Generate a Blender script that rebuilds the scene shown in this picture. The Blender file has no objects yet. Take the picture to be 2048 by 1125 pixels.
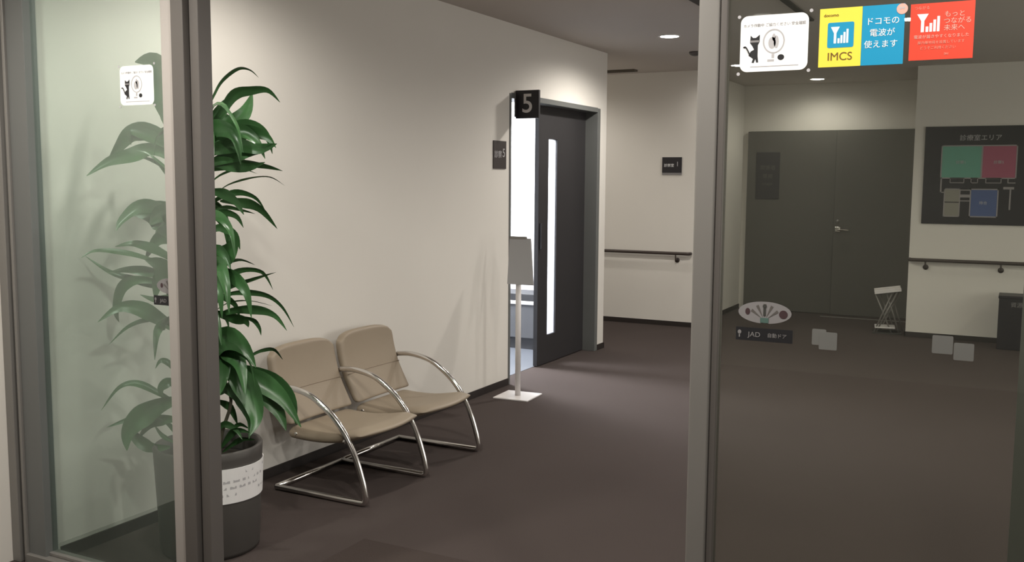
import bpy, bmesh, math, random
from mathutils import Vector, Matrix
PI = math.pi
C = bpy.context.scene.collection
sc = bpy.context.scene

# ---------------------------------------------------------------- camera
PITCH, YAW, ROLL, FPX = 0.103212, 0.481151, 0.006729, 1948.9
cam_d = bpy.data.cameras.new('camera'); cam = bpy.data.objects.new('camera', cam_d); C.objects.link(cam)
fw = Vector((-math.sin(YAW)*math.cos(PITCH), math.cos(YAW)*math.cos(PITCH), -math.sin(PITCH)))
rt = Vector((math.cos(YAW), math.sin(YAW), 0)); up = rt.cross(fw)
r2 = rt*math.cos(ROLL) + up*math.sin(ROLL); u2 = -rt*math.sin(ROLL) + up*math.cos(ROLL)
cam.matrix_world = Matrix(((r2.x, u2.x, -fw.x, 0), (r2.y, u2.y, -fw.y, 0), (r2.z, u2.z, -fw.z, 1.5), (0, 0, 0, 1)))
cam_d.sensor_width = 36; cam_d.lens = 36*FPX/2048; cam_d.clip_start = 0.05
sc.camera = cam

# ---------------------------------------------------------------- world, lights, exposure
w = bpy.data.worlds.new('world'); sc.world = w; w.use_nodes = True
w.node_tree.nodes['Background'].inputs[0].default_value = (0.5, 0.5, 0.48, 1)
w.node_tree.nodes['Background'].inputs[1].default_value = 0.05
sc.view_settings.view_transform = 'Standard'; sc.view_settings.look = 'None'
sc.view_settings.exposure = 1.2; sc.view_settings.gamma = 1.0; sc.view_settings.use_curve_mapping = False
CEIL = 2.61
# x, y, watts of each lamp: seen downlights first, then unseen ones
DOWNLIGHTS_AND_FILL = [(-2.465, 7.30, 46), (-2.03, 10.95, 9), (-2.47, 9.37, 6), (-0.74, 7.22, 16), (-0.68, 6.30, 22),
              (-2.50, 3.20, 25), (-1.2, 5.0, 16), (0.9, 6.3, 16), (1.6, 9.0, 12), (-4.4, 8.8, 15),  # last one: unseen side-corridor lamp added to brighten the back wall
              (-1.35, 1.62, 44), (-2.75, 1.45, 38), (0.15, 1.62, 40), (-1.6, -1.8, 26)]
WARM = (1.0, 0.945, 0.87)
def lamp(x, y, e):
    l = bpy.data.lights.new('downlight_or_fill_lamp', 'SPOT'); o = bpy.data.objects.new('downlight_or_fill_lamp', l); C.objects.link(o)
    o.location = (x, y, CEIL-0.03); l.energy = e; l.color = WARM; l.spot_size = math.radians(166); l.spot_blend = 0.6; l.shadow_soft_size = 0.06
    return o
def area(x, y, z, sx, sy, e, col=(1, 1, 1), rot=(0, 0, 0)):
    l = bpy.data.lights.new('panel_or_fill_lamp', 'AREA'); o = bpy.data.objects.new('panel_or_fill_lamp', l); C.objects.link(o)
    l.shape = 'RECTANGLE'; l.size = sx; l.size_y = sy; l.energy = e; l.color = col; o.location = (x, y, z); o.rotation_euler = rot
    return o
for x, y, e in DOWNLIGHTS_AND_FILL: lamp(x, y, e)
area(-4.6, 7.05, CEIL-0.06, 1.1, 0.5, 80, (0.93, 0.96, 1.0))      # panel light of the bright side room
area(3.24, 6.0, 1.5, 5.5, 1.7, 30, (1.0, 0.97, 0.92), (PI/2, 0, PI/2))   # unseen fill light added at the east wall to even out the walls

# ---------------------------------------------------------------- materials
def lin(c):
    return tuple((v/255/12.92 if v/255 <= 0.04045 else ((v/255+0.055)/1.055)**2.4) for v in c)
def mat(name, col, rough=0.6, metal=0.0, bump=0.0, bscale=200, var=0.0, vscale=3, spec=0.5, emit=0, coat=0):
    m = bpy.data.materials.new(name); m.use_nodes = True; nt = m.node_tree; b = nt.nodes['Principled BSDF']
    b.inputs['Base Color'].default_value = (*col, 1); b.inputs['Roughness'].default_value = rough
    b.inputs['Metallic'].default_value = metal; b.inputs['Specular IOR Level'].default_value = spec
    b.inputs['Coat Weight'].default_value = coat
    if emit: b.inputs['Emission Color'].default_value = (*col, 1); b.inputs['Emission Strength'].default_value = emit
    tc = nt.nodes.new('ShaderNodeTexCoord')
    n1 = nt.nodes.new('ShaderNodeTexNoise'); n1.inputs['Scale'].default_value = vscale; n1.inputs['Detail'].default_value = 4
    nt.links.new(tc.outputs['Object'], n1.inputs['Vector'])
    mx = nt.nodes.new('ShaderNodeMix'); mx.data_type = 'RGBA'; v = max(var, 0.015)
    mx.inputs[6].default_value = (*[c*(1-v) for c in col], 1); mx.inputs[7].default_value = (*[min(1, c*(1+v)) for c in col], 1)
    nt.links.new(n1.outputs['Fac'], mx.inputs[0]); nt.links.new(mx.outputs[2], b.inputs['Base Color'])
    if bump:
        n2 = nt.nodes.new('ShaderNodeTexNoise'); n2.inputs['Scale'].default_value = bscale; n2.inputs['Detail'].default_value = 3
        bp = nt.nodes.new('ShaderNodeBump'); bp.inputs['Strength'].default_value = bump; bp.inputs['Distance'].default_value = 0.002
        nt.links.new(tc.outputs['Object'], n2.inputs['Vector']); nt.links.new(n2.outputs['Fac'], bp.inputs['Height'])
        nt.links.new(bp.outputs['Normal'], b.inputs['Normal'])
    return m
def glass(name, tint, haze, hcol=(0.8, 0.85, 0.8), refl=0.035):
    """architectural pane: tinted see-through, pale diffuse veil painted in for reflected haze, mirror-like glare at grazing angles"""
    m = bpy.data.materials.new(name); m.use_nodes = True; nt = m.node_tree; nt.nodes.clear()
    out = nt.nodes.new('ShaderNodeOutputMaterial'); tr = nt.nodes.new('ShaderNodeBsdfTransparent'); tr.inputs[0].default_value = (*tint, 1)
    df = nt.nodes.new('ShaderNodeBsdfDiffuse'); df.inputs[0].default_value = (*hcol, 1)  # diffuse veil: haze of lobby reflections painted into the pane
    gl = nt.nodes.new('ShaderNodeBsdfGlossy'); gl.inputs['Roughness'].default_value = 0.02
    lw = nt.nodes.new('ShaderNodeLayerWeight'); lw.inputs[0].default_value = 0.5
    pw = nt.nodes.new('ShaderNodeMath'); pw.operation = 'POWER'; pw.inputs[1].default_value = 5
    fr = nt.nodes.new('ShaderNodeMapRange'); fr.inputs[3].default_value = refl; fr.inputs[4].default_value = 1.0
    nt.links.new(lw.outputs['Facing'], pw.inputs[0]); nt.links.new(pw.outputs[0], fr.inputs[0])
    tc = nt.nodes.new('ShaderNodeTexCoord'); nz = nt.nodes.new('ShaderNodeTexNoise'); nz.inputs['Scale'].default_value = 1.3; nz.inputs['Detail'].default_value = 3
    mr = nt.nodes.new('ShaderNodeMapRange'); mr.inputs[3].default_value = haze*0.8; mr.inputs[4].default_value = haze*1.2
    nt.links.new(tc.outputs['Object'], nz.inputs['Vector']); nt.links.new(nz.outputs['Fac'], mr.inputs[0])
    a = nt.nodes.new('ShaderNodeMixShader'); b = nt.nodes.new('ShaderNodeMixShader')
    nt.links.new(mr.outputs[0], a.inputs[0]); nt.links.new(tr.outputs[0], a.inputs[1]); nt.links.new(df.outputs[0], a.inputs[2])
    nt.links.new(fr.outputs[0], b.inputs[0]); nt.links.new(a.outputs[0], b.inputs[1]); nt.links.new(gl.outputs[0], b.inputs[2])
    nt.links.new(b.outputs[0], out.inputs[0])
    return m
M = dict(
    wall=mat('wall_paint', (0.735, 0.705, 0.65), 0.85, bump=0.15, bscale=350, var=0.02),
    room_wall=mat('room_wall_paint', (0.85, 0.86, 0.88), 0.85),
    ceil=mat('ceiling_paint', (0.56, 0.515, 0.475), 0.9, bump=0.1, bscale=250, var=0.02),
    carpet=mat('carpet', (0.072, 0.057, 0.0525), 0.95, bump=0.9, bscale=420, var=0.10, vscale=1.2, spec=0.15),
    room_floor=mat('room_floor_vinyl', (0.12, 0.13, 0.15), 0.5, var=0.04),
    base=mat('baseboard_vinyl', (0.022, 0.016, 0.014), 0.6),
    steel=mat('painted_steel_frame', (0.23, 0.22, 0.205), 0.42, metal=0.25, var=0.03),
    steel_dark=mat('dark_painted_steel_frame', (0.125, 0.114, 0.105), 0.45, metal=0.2, var=0.03),
    steel_light=mat('light_painted_steel_edge', (0.47, 0.44, 0.415), 0.4, metal=0.25, var=0.03),
    gasket=mat('rubber_gasket', (0.04, 0.04, 0.035), 0.7),
    doorframe=mat('grey_door_frame', (0.14, 0.145, 0.14), 0.5, var=0.03),
    door_dark=mat('charcoal_door', (0.030, 0.028, 0.030), 0.5, var=0.08, vscale=6),
    door_grey=mat('grey_green_door', (0.105, 0.100, 0.088), 0.5, var=0.05, vscale=2),
    chrome=mat('chrome', (0.74, 0.72, 0.70), 0.16, metal=1.0),
    leather=mat('tan_vinyl', (0.30, 0.245, 0.18), 0.5, bump=0.2, bscale=260, var=0.05),
    leather_dark=mat('tan_vinyl_seam', (0.22, 0.17, 0.12), 0.6),
    rail=mat('dark_brown_handrail', (0.050, 0.036, 0.030), 0.45),
    sign=mat('black_sign', (0.016, 0.014, 0.018), 0.45),
    sign_brown=mat('dark_brown_sign', (0.050, 0.040, 0.038), 0.45),
    ink_grey=mat('grey_print', (0.45, 0.44, 0.45), 0.6),
    ink_dim=mat('dim_grey_print', (0.22, 0.21, 0.21), 0.6),
    white=mat('white_print', (0.85, 0.85, 0.85), 0.6),
    white_metal=mat('white_powder_coat', (0.72, 0.69, 0.68), 0.45),
    board=mat('pale_grey_board', (0.40, 0.40, 0.41), 0.5),
    stk_white=mat('white_vinyl', (0.93, 0.94, 0.93), 0.5),
    black=mat('black_print', (0.008, 0.008, 0.010), 0.6),
    yellow=mat('yellow_vinyl', (0.86, 0.70, 0.07), 0.5),
    blue=mat('blue_vinyl', (0.004, 0.28, 0.50), 0.5),
    red=mat('red_vinyl', (0.72, 0.055, 0.025), 0.5),
    pinkish=mat('pale_pink_print', (0.85, 0.40, 0.33), 0.6),
    salmon=mat('salmon_print', (0.85, 0.30, 0.22), 0.6),
    brown_ink=mat('brown_print', (0.16, 0.08, 0.01), 0.6),
    pot=mat('dark_grey_planter', (0.072, 0.066, 0.060), 0.55, var=0.08),
    soil=mat('potting_soil', (0.02, 0.015, 0.01), 0.95, bump=1, bscale=60, var=0.4, vscale=40),
    paper=mat('white_paper', (0.85, 0.84, 0.83), 0.7, var=0.06, vscale=14),
    cane=mat('woody_cane', (0.055, 0.05, 0.03), 0.8, bump=0.6, bscale=50, var=0.3, vscale=20),
    mapgreen=mat('map_green', (0.13, 0.36, 0.27), 0.6), mappink=mat('map_pink', (0.37, 0.09, 0.15), 0.6),
    mapblue=mat('map_blue', (0.07, 0.11, 0.26), 0.6), maptan=mat('map_grey', (0.26, 0.25, 0.21), 0.6),
    mapline=mat('map_line', (0.30, 0.28, 0.28), 0.6),
    mat_brown=mat('doormat_pile', (0.060, 0.047, 0.042), 0.98, bump=1, bscale=160, var=0.12, spec=0.1),
    bed=mat('grey_bed_panel', (0.12, 0.122, 0.13), 0.5), bed_dark=mat('dark_mattress', (0.05, 0.05, 0.055), 0.6),
    frosted=mat('grey_film_and_reflection', (0.15, 0.15, 0.14), 0.6),
    glow=mat('lamp_glow', (1.0, 0.97, 0.92), 0.5, emit=14),
    panel_glow=mat('panel_glow', (0.95, 0.97, 1.0), 0.5, emit=8),
    slit=mat('frosted_slit_glass', (0.9, 0.92, 0.95), 0.4),
    vent=mat('brown_vent_slot', (0.10, 0.085, 0.065), 0.6),
    oval_red=mat('dull_red_print', (0.05, 0.025, 0.028), 0.6), oval_green=mat('dull_green_print', (0.07, 0.13, 0.11), 0.6),
    oval_grey=mat('oval_film', (0.23, 0.22, 0.22), 0.6),
    glassL=glass('hazy_pane', (0.90, 0.955, 0.93), 0.035, (0.55, 0.72, 0.62), 0.105),
    glassR=glass('tinted_pane', (0.86, 0.87, 0.83), 0.008, (0.6, 0.65, 0.58), 0.022),
)
# frosted slit: lets the bright room's light through
nt = M['slit'].node_tree; b = nt.nodes['Principled BSDF']; b.inputs['Transmission Weight'].default_value = 0.0
_o = nt.nodes['Material Output']; _tl = nt.nodes.new('ShaderNodeBsdfTranslucent'); _tr = nt.nodes.new('ShaderNodeBsdfTransparent'); _mx = nt.nodes.new('ShaderNodeMixShader')
_tl.inputs[0].default_value = (0.95, 0.97, 1, 1); _mx.inputs[0].default_value = 0.6
nt.links.new(_tl.outputs[0], _mx.inputs[1]); nt.links.new(_tr.outputs[0], _mx.inputs[2]); nt.links.new(_mx.outputs[0], _o.inputs[0])
# leaves: mid green blades, glossy, with fine length-wise variation
m = mat('leaf', (0.045, 0.125, 0.040), 0.33, var=0.6, vscale=9, spec=0.5); M['leaf'] = m
m2 = mat('leaf_dry', (0.045, 0.07, 0.035), 0.45, var=0.4, vscale=9); M['leaf_dark'] = m2

# ---------------------------------------------------------------- mesh helpers
def add_box(bm, lo, hi, mtx=None):
    v = [bm.verts.new((x, y, z)) for x in (lo[0], hi[0]) for y in (lo[1], hi[1]) for z in (lo[2], hi[2])]
    if mtx:
        for q in v: q.co = mtx @ q.co
    for f in ((0, 1, 3, 2), (4, 6, 7, 5), (0, 4, 5, 1), (2, 3, 7, 6), (0, 2, 6, 4), (1, 5, 7, 3)): bm.faces.new([v[i] for i in f])
def smooth_path(P, n=6, closed=False):
    P = [Vector(p) for p in P]; out = []
    for i in range(len(P)-1):
        a, b, c, d = P[max(i-1, 0)], P[i], P[i+1], P[min(i+2, len(P)-1)]
        for k in range(n):
            t = k/n; out.append(0.5*((2*b)+(c-a)*t+(2*a-5*b+4*c-d)*t*t+(3*b-a-3*c+d)*t**3))
    out.append(P[-1]); return out
def fillet(P, r=0.04, n=5):
    P = [Vector(p) for p in P]; out = [P[0]]
    for i in range(1, len(P)-1):
        a = (P[i-1]-P[i]); c = (P[i+1]-P[i]); k = min(r, a.length*0.45, c.length*0.45)
        s, e = P[i]+a.normalized()*k, P[i]+c.normalized()*k
        for j in range(n+1):
            t = j/n; out.append(s*(1-t)**2+P[i]*2*t*(1-t)+e*t*t)
    out.append(P[-1]); return out
def add_tube(bm, P, r, seg=10, cap=True, taper=None):
    P = [Vector(p) for p in P]; rings = []; prev = None
    for i, p in enumerate(P):
        t = (P[min(i+1, len(P)-1)]-P[max(i-1, 0)]).normalized()
        if prev is None: prev = t.orthogonal().normalized()
        prev = (prev-t*prev.dot(t)).normalized(); q = t.cross(prev)
        rr = r if taper is None else r+(taper-r)*i/(len(P)-1)
        rings.append([bm.verts.new(p+(prev*math.cos(2*PI*k/seg)+q*math.sin(2*PI*k/seg))*rr) for k in range(seg)])
    for a, b in zip(rings, rings[1:]):
        for k in range(seg): bm.faces.new((a[k], a[(k+1) % seg], b[(k+1) % seg], b[k]))
    if cap: bm.faces.new(rings[0][::-1]); bm.faces.new(rings[-1])
def add_lathe(bm, prof, c=(0, 0, 0), seg=48, close=True):
    rings = [[bm.verts.new((c[0]+r*math.cos(2*PI*k/seg), c[1]+r*math.sin(2*PI*k/seg), c[2]+z)) for k in range(seg)] for r, z in prof]
    for a, b in zip(rings, rings[1:]):
        for k in range(seg): bm.faces.new((a[k], a[(k+1) % seg], b[(k+1) % seg], b[k]))
    if close: bm.faces.new(rings[0][::-1]); bm.faces.new(rings[-1])
def add_poly(bm, pts, t, axis='y'):
    """outline in a plane extruded by t; axis y: pts are (x, z), the face looks towards -y"""
    def P(u, v, d): return (u, d, v) if axis == 'y' else (d, u, v)
    a = [bm.verts.new(P(u, v, 0)) for u, v in pts]; b = [bm.verts.new(P(u, v, t)) for u, v in pts]; n = len(pts)
    bm.faces.new(a); bm.faces.new(b[::-1])
    for i in range(n): bm.faces.new((a[i], b[i], b[(i+1) % n], a[(i+1) % n]))
def rrect(x0, z0, x1, z1, r, n=6):
    out = []
    for cx, cz, s in ((x1-r, z1-r, 0), (x0+r, z1-r, 1), (x0+r, z0+r, 2), (x1-r, z0+r, 3)):
        for k in range(n+1):
            a = PI/2*(s+k/n); out.append((cx+r*math.cos(a), cz+r*math.sin(a)))
    return out
def ell(cx, cz, rx, rz, n=28): return [(cx+rx*math.cos(2*PI*k/n), cz+rz*math.sin(2*PI*k/n)) for k in range(n)]
def obj(name, bm, m, parent=None, smooth=False, bevel=0, loc=None, rot=None):
    bmesh.ops.recalc_face_normals(bm, faces=bm.faces)
    me = bpy.data.meshes.new(name); bm.to_mesh(me); bm.free()
    o = bpy.data.objects.new(name, me); C.objects.link(o); me.materials.append(m)
    if parent: o.parent = parent
    if loc: o.location = loc
    if rot: o.rotation_euler = rot
    if smooth:
        for p in me.polygons: p.use_smooth = True
    if bevel:
        b = o.modifiers.new('bevel', 'BEVEL'); b.width = bevel; b.segments = 3; b.limit_method = 'ANGLE'; b.angle_limit = math.radians(40)
        for p in me.polygons: p.use_smooth = True
        wn = o.modifiers.new('wn', 'WEIGHTED_NORMAL')
    return o
def B(*boxes):
    bm = bmesh.new()
    for lo, hi in boxes: add_box(bm, lo, hi)
    return bm
def poly(pts, t=0.001, axis='y'):
    bm = bmesh.new(); add_poly(bm, pts, t, axis); return bm
def polys(L, t=0.001, axis='y'):
    bm = bmesh.new()
    for p in L: add_poly(bm, p, t, axis)
    return bm
def rect(x0, z0, x1, z1): return [(x0, z0), (x1, z0), (x1, z1), (x0, z1)]
def tag(o, label=None, cat=None, group=None, kind=None):
    for k, v in (('label', label), ('category', cat), ('group', group), ('kind', kind)):
        if v: o[k] = v
    return o
def thing(name, label, cat, loc=(0, 0, 0), rz=0, group=None, kind=None):
    o = bpy.data.objects.new(name, None); C.objects.link(o); o.location = loc; o.rotation_euler = (0, 0, rz); o.empty_display_size = 0.1
    return tag(o, label, cat, group, kind)
def struct(name, bm, m, parent=None, **k):
    o = obj(name, bm, m, parent, **k)
    if not parent: o['kind'] = 'structure'
    return o
def text(name, s, size, loc, m, parent, rot=(PI/2, 0, 0), sx=1.0, align='CENTER', bold=0.0, depth=0.0004):
    c = bpy.data.curves.new('t', 'FONT'); c.body = s; c.size = size; c.align_x = align; c.align_y = 'CENTER'; c.extrude = depth; c.offset = bold
    t = bpy.data.objects.new('t', c); C.objects.link(t); bpy.context.view_layer.update()
    me = bpy.data.meshes.new_from_object(t.evaluated_get(bpy.context.evaluated_depsgraph_get())); bpy.data.objects.remove(t)
    me.name = name; me.materials.clear(); me.materials.append(m)
    o = bpy.data.objects.new(name, me); C.objects.link(o); o.parent = parent; o.location = loc; o.rotation_euler = rot; o.scale = (sx, 1, 1)
    return o

# ---------------------------------------------------------------- the room shell
XL = -3.29        # face of the long cream wall
GY = 2.42         # plane of the glass front
YB, YD, YA = 9.68, 10.17, 11.5
struct('floor', B(((-5.2, -3, -0.1), (3.4, 12.2, 0))), M['carpet'])
struct('floor_room', B(((-7.0, 5.0, -0.09), (-3.43, 7.98, 0.003))), M['room_floor'])
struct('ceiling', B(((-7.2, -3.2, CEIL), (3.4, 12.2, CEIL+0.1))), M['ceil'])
struct('wall_left', B(((XL-0.16, GY+0.04, 0), (XL, 6.27, CEIL)), ((XL-0.16, 6.27, 2.12), (XL, 7.90, CEIL)), ((XL-0.16, 7.90, 0), (XL, 8.08, CEIL)),
                      ((-5.2, 7.98, 0), (XL-0.16, 8.08, CEIL))), M['wall'])
struct('wall_room', B(((-7.1, 5.0, 0), (-7.0, 7.98, CEIL)), ((-7.0, 4.9, 0), (XL-0.16, 5.0, CEIL)), ((-7.0, 7.93, 0.003), (XL-0.161, 7.979, CEIL))), M['room_wall'])
struct('wall_back', B(((-5.2, YB, 0), (-2.95, YB+0.12, CEIL)), ((-3.07, YB+0.12, 0), (-2.95, YA+0.1, CEIL))), M['wall'])
struct('wall_alcove', B(((-2.95, YA, 2.085), (-0.955, YA+0.1, CEIL)), ((-2.95, YA, 0), (-2.88, YA+0.1, 2.085))), M['wall'])
struct('wall_right', B(((-0.955, YD, 0), (3.4, YD+0.12, CEIL)), ((-0.955, YD+0.12, 0), (-0.855, YA+0.1, CEIL))), M['wall'])
struct('wall_east', B(((3.3, -3, 0), (3.4, YD, CEIL))), M['wall'])
struct('wall_corridor', B(((-5.3, 8.08, 0), (-5.2, YB, CEIL))), M['wall'])
struct('wall_front', B(((-3.56, GY-0.06, 0), (-3.44, GY+0.04, CEIL)), ((-3.44, GY-0.06, 2.30), (3.3, GY+0.10, CEIL)), ((1.75, GY-0.06, 0), (3.3, GY+0.04, 2.30))), M['wall'])
struct('wall_lobby', B(((-3.56, -3, 0), (-3.44, GY-0.06, CEIL)), ((-3.56, -3.1, 0), (3.4, -3.0, CEIL))), M['wall'])
bb = 0.05
struct('baseboard_left', B(((XL, GY+0.05, 0), (XL+0.008, 6.245, bb)), ((XL, 7.93, 0), (XL+0.008, 8.088, bb)), ((XL-0.6, 8.08, 0), (XL+0.008, 8.088, bb))), M['base'])
struct('baseboard_back', B(((-5.2, YB-0.008, 0), (-2.942, YB, bb)), ((-2.95, YB-0.008, 0), (-2.942, YA, bb))), M['base'])
struct('baseboard_right', B(((-0.963, YD-0.008, 0), (3.3, YD, bb)), ((-0.963, YD-0.008, 0), (-0.955, YA-0.05, bb))), M['base'])

wn = thing('fill_window', None, None, kind='structure')  # invented window around the added east-wall fill light
obj('frame', B(((3.25, 3.2, 0.6), (3.30, 3.25, 2.4)), ((3.25, 8.75, 0.6), (3.30, 8.8, 2.4)), ((3.25, 3.25, 0.6), (3.30, 8.75, 0.64)), ((3.25, 3.25, 2.36), (3.30, 8.75, 2.4)), ((3.25, 5.97, 0.64), (3.30, 6.03, 2.36))), M['steel'], wn)
obj('pane', B(((3.28, 3.25, 0.64), (3.295, 8.75, 2.36))), M['room_wall'], wn)

# ceiling details: two narrow slots running away from the glass, one vent by the back wall
struct('trim_1', B(((-1.87, 5.2, CEIL-0.012), (-1.80, 6.15, CEIL))), M['base'])
struct('trim_2', B(((-1.375, 5.2, CEIL-0.012), (-1.335, 7.0, CEIL))), M['base'])
o = obj('ceiling_vent', B(((-3.95, 9.30, CEIL-0.018), (-3.50, 9.31, CEIL)), ((-3.95, 9.39, CEIL-0.018), (-3.50, 9.40, CEIL)), ((-3.95, 9.31, CEIL-0.018), (-3.94, 9.39, CEIL)), ((-3.51, 9.31, CEIL-0.018), (-3.50, 9.39, CEIL)),
                         *[((-3.94, 9.318+0.018*i, CEIL-0.014), (-3.51, 9.324+0.018*i, CEIL-0.004)) for i in range(4)]), M['vent'])
tag(o, 'narrow brown ceiling vent close to the back wall of the corridor', 'vent')
o = obj('smoke_detector', B(), M['steel_dark']); bm = bmesh.new(); add_lathe(bm, [(0.052, 0), (0.05, -0.018), (0.03, -0.032), (0.012, -0.036)]); bpy.data.objects.remove(o)
o = obj('smoke_detector', bm, M['steel_dark'], smooth=True, loc=(-2.57, 8.30, CEIL)); tag(o, 'small round dark detector on the ceiling half behind the door stile', 'detector')

# downlights
LL = ['round recessed ceiling downlight lit above the black number 5 sign', 'lit ceiling downlight in front of the grey double doors',
      'lit downlight peeping out at the lower corner of the cat sticker', 'small bright downlight between the blue and the orange sticker', 'lit downlight cut by the top edge above the blue sticker']
def downlight(x, y, label):
    t = thing('ceiling_light', label, 'light', (x, y, CEIL), group='recessed ceiling downlights')
    bm = bmesh.new(); add_lathe(bm, [(0.070, -0.001), (0.086, -0.001), (0.088, -0.006), (0.073, -0.010), (0.070, -0.001)], close=False)
    obj('trim_ring', bm, M['white_metal'], t, smooth=True)
    bm = bmesh.new(); add_lathe(bm, [(0.068, -0.002), (0.071, -0.006), (0.05, -0.010), (0.01, -0.011)])
    obj('lens', bm, M['glow'], t, smooth=True)
for (x, y, e), l in zip(DOWNLIGHTS_AND_FILL[:5], LL): downlight(x, y, l)

# ---------------------------------------------------------------- glass front
wd = thing('window_1', None, None, kind='structure')
obj('frame', B(((-3.44, GY-0.05, 0), (-3.395, GY+0.05, 2.30)), ((-3.375, GY-0.045, 0.0), (-3.36, GY+0.045, 2.30))), M['steel'], wd, bevel=0.003)
obj('frame_inner', B(((-3.395, GY-0.03, 0), (-3.375, GY+0.05, 2.30)), ((-3.36, GY-0.035, 0), (-3.262, GY+0.02, 2.30))), M['doorframe'], wd, bevel=0.002)
obj('sill', B(((-3.36, GY-0.05, 0), (-2.50, GY+0.02, 0.042)), ((-3.36, GY-0.02, 0.042), (-2.50, GY+0.02, 0.056))), M['steel'], wd, bevel=0.003)
obj('pane', B(((-3.262, GY-0.005, 0.056), (-2.56, GY+0.005, 2.30))), M['glassL'], wd)
obj('stile', B(((-2.575, GY-0.03, 0), (-2.510, GY+0.03, 2.30))), M['steel_light'], wd, bevel=0.004)
obj('post', B(((-2.507, GY-0.05, 0), (-2.452, GY+0.04, 2.30))), M['steel_dark'], wd, bevel=0.003)
obj('post_edge', B(((-2.444, GY-0.03, 0), (-2.405, GY+0.03, 2.30))), M['steel_dark'], wd, bevel=0.003)
obj('gasket', B(((-2.452, GY-0.02, 0), (-2.444, GY+0.02, 2.30)), ((-2.510, GY-0.02, 0), (-2.507, GY+0.02, 2.30))), M['gasket'], wd)
dr = thing('door_1', None, None, kind='structure')
obj('stile', B(((-0.735, GY-0.025, 0.01), (-0.683, GY+0.025, 2.30))), M['steel'], dr, bevel=0.005)
obj('stile_edge', B(((-0.683, GY-0.018, 0.01), (-0.665, GY+0.018, 2.30))), M['steel_dark'], dr, bevel=0.003)
obj('pane', B(((-0.665, GY-0.005, 0.01), (0.96, GY+0.005, 2.30))), M['glassR'], dr)
obj('far_stile', B(((0.96, GY-0.025, 0.01), (1.02, GY+0.025, 2.30))), M['steel'], dr, bevel=0.005)
struct('window_2', B(((1.02, GY-0.005, 0.0), (1.75, GY+0.005, 2.30))), M['glassR'])
# slim grey upright behind the tinted pane at its right
struct('trim_3', B(((0.012, GY+0.05, 0), (0.075, GY+0.09, 2.1))), M['doorframe'])

# ---------------------------------------------------------------- door to room 5
d5 = thing('door_2', None, None, kind='structure')
obj('door_frame', B(((XL-0.17, 7.872, 0), (XL+0.006, 7.93, 2.12)), ((XL-0.17, 6.245, 0), (XL+0.006, 6.27, 2.12)), ((XL-0.17, 6.27, 2.085), (XL+0.006, 7.872, 2.125))), M['doorframe'], d5, bevel=0.003)
XP = XL-0.11
obj('door_panel', B(((XP-0.035, 6.955, 0.008), (XP, 7.135, 2.085)), ((XP-0.035, 7.295, 0.008), (XP, 7.895, 2.085)),
                   ((XP-0.035, 7.135, 0.008), (XP, 7.295, 0.24)), ((XP-0.035, 7.135, 1.83), (XP, 7.295, 2.085))), M['door_dark'], d5)
obj('slit_glass', B(((XP-0.022, 7.135, 0.24), (XP-0.014, 7.295, 1.83))), M['slit'], d5)
obj('handle', B(((XP, 6.975, 0.95), (XP+0.022, 7.0, 1.16))), M['door_dark'], d5, bevel=0.004)

# double doors in the alcove
for k, (x0, x1, ang) in enumerate(((-2.88, -1.885, 0), (-1.880, -0.962, 0))):
    d = thing('door_%d' % (3+k), None, None, (x0 if k == 0 else x1, YA-0.01, 0), kind='structure')
    wv = x1-x0
    obj('door_leaf', B(((0, -0.04, 0.006), (wv, 0, 2.08)) if k == 0 else ((-wv, -0.04, 0.006), (0, 0, 2.08))), M['door_grey'], d, bevel=0.002)
    if k == 1:
        d.rotation_euler.z = math.radians(3.0)
        h = obj('handle', B(((-wv+0.02, -0.052, 0.945), (-wv+0.075, -0.04, 1.0))), M['chrome'], d, bevel=0.003)
        bm = bmesh.new(); add_tube(bm, fillet([(-wv+0.05, -0.045, 0.973), (-wv+0.05, -0.09, 0.973), (-wv+0.17, -0.09, 0.97)], 0.02), 0.010)
        obj('lever', bm, M['chrome'], h, smooth=True)
        bm = bmesh.new(); add_tube(bm, [(-wv+0.045, -0.04, 1.065), (-wv+0.045, -0.05, 1.065)], 0.018, 16)
        obj('lock', bm, M['steel'], d, smooth=True)
struct('trim_4', B(((-1.95, YA-0.30, 0.0), (-0.98, YA-0.27, 0.006))), M['steel'])
t = thing('door_sign', 'dark upright notice plaque on the left leaf of the grey double doors', 'sign', (-2.64, YA-0.052, 0))
obj('plate', B(((-0.135, -0.006, 1.30), (0.135, 0, 1.84))), M['door_dark'], t, bevel=0.002)
text('lettering', '関係者', 0.06, (0, -0.007, 1.66), M['door_grey'], t)
text('lettering', '専用', 0.06, (0, -0.007, 1.56), M['door_grey'], t)
text('lettering', 'STAFF', 0.045, (0, -0.007, 1.47), M['door_grey'], t)

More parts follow.
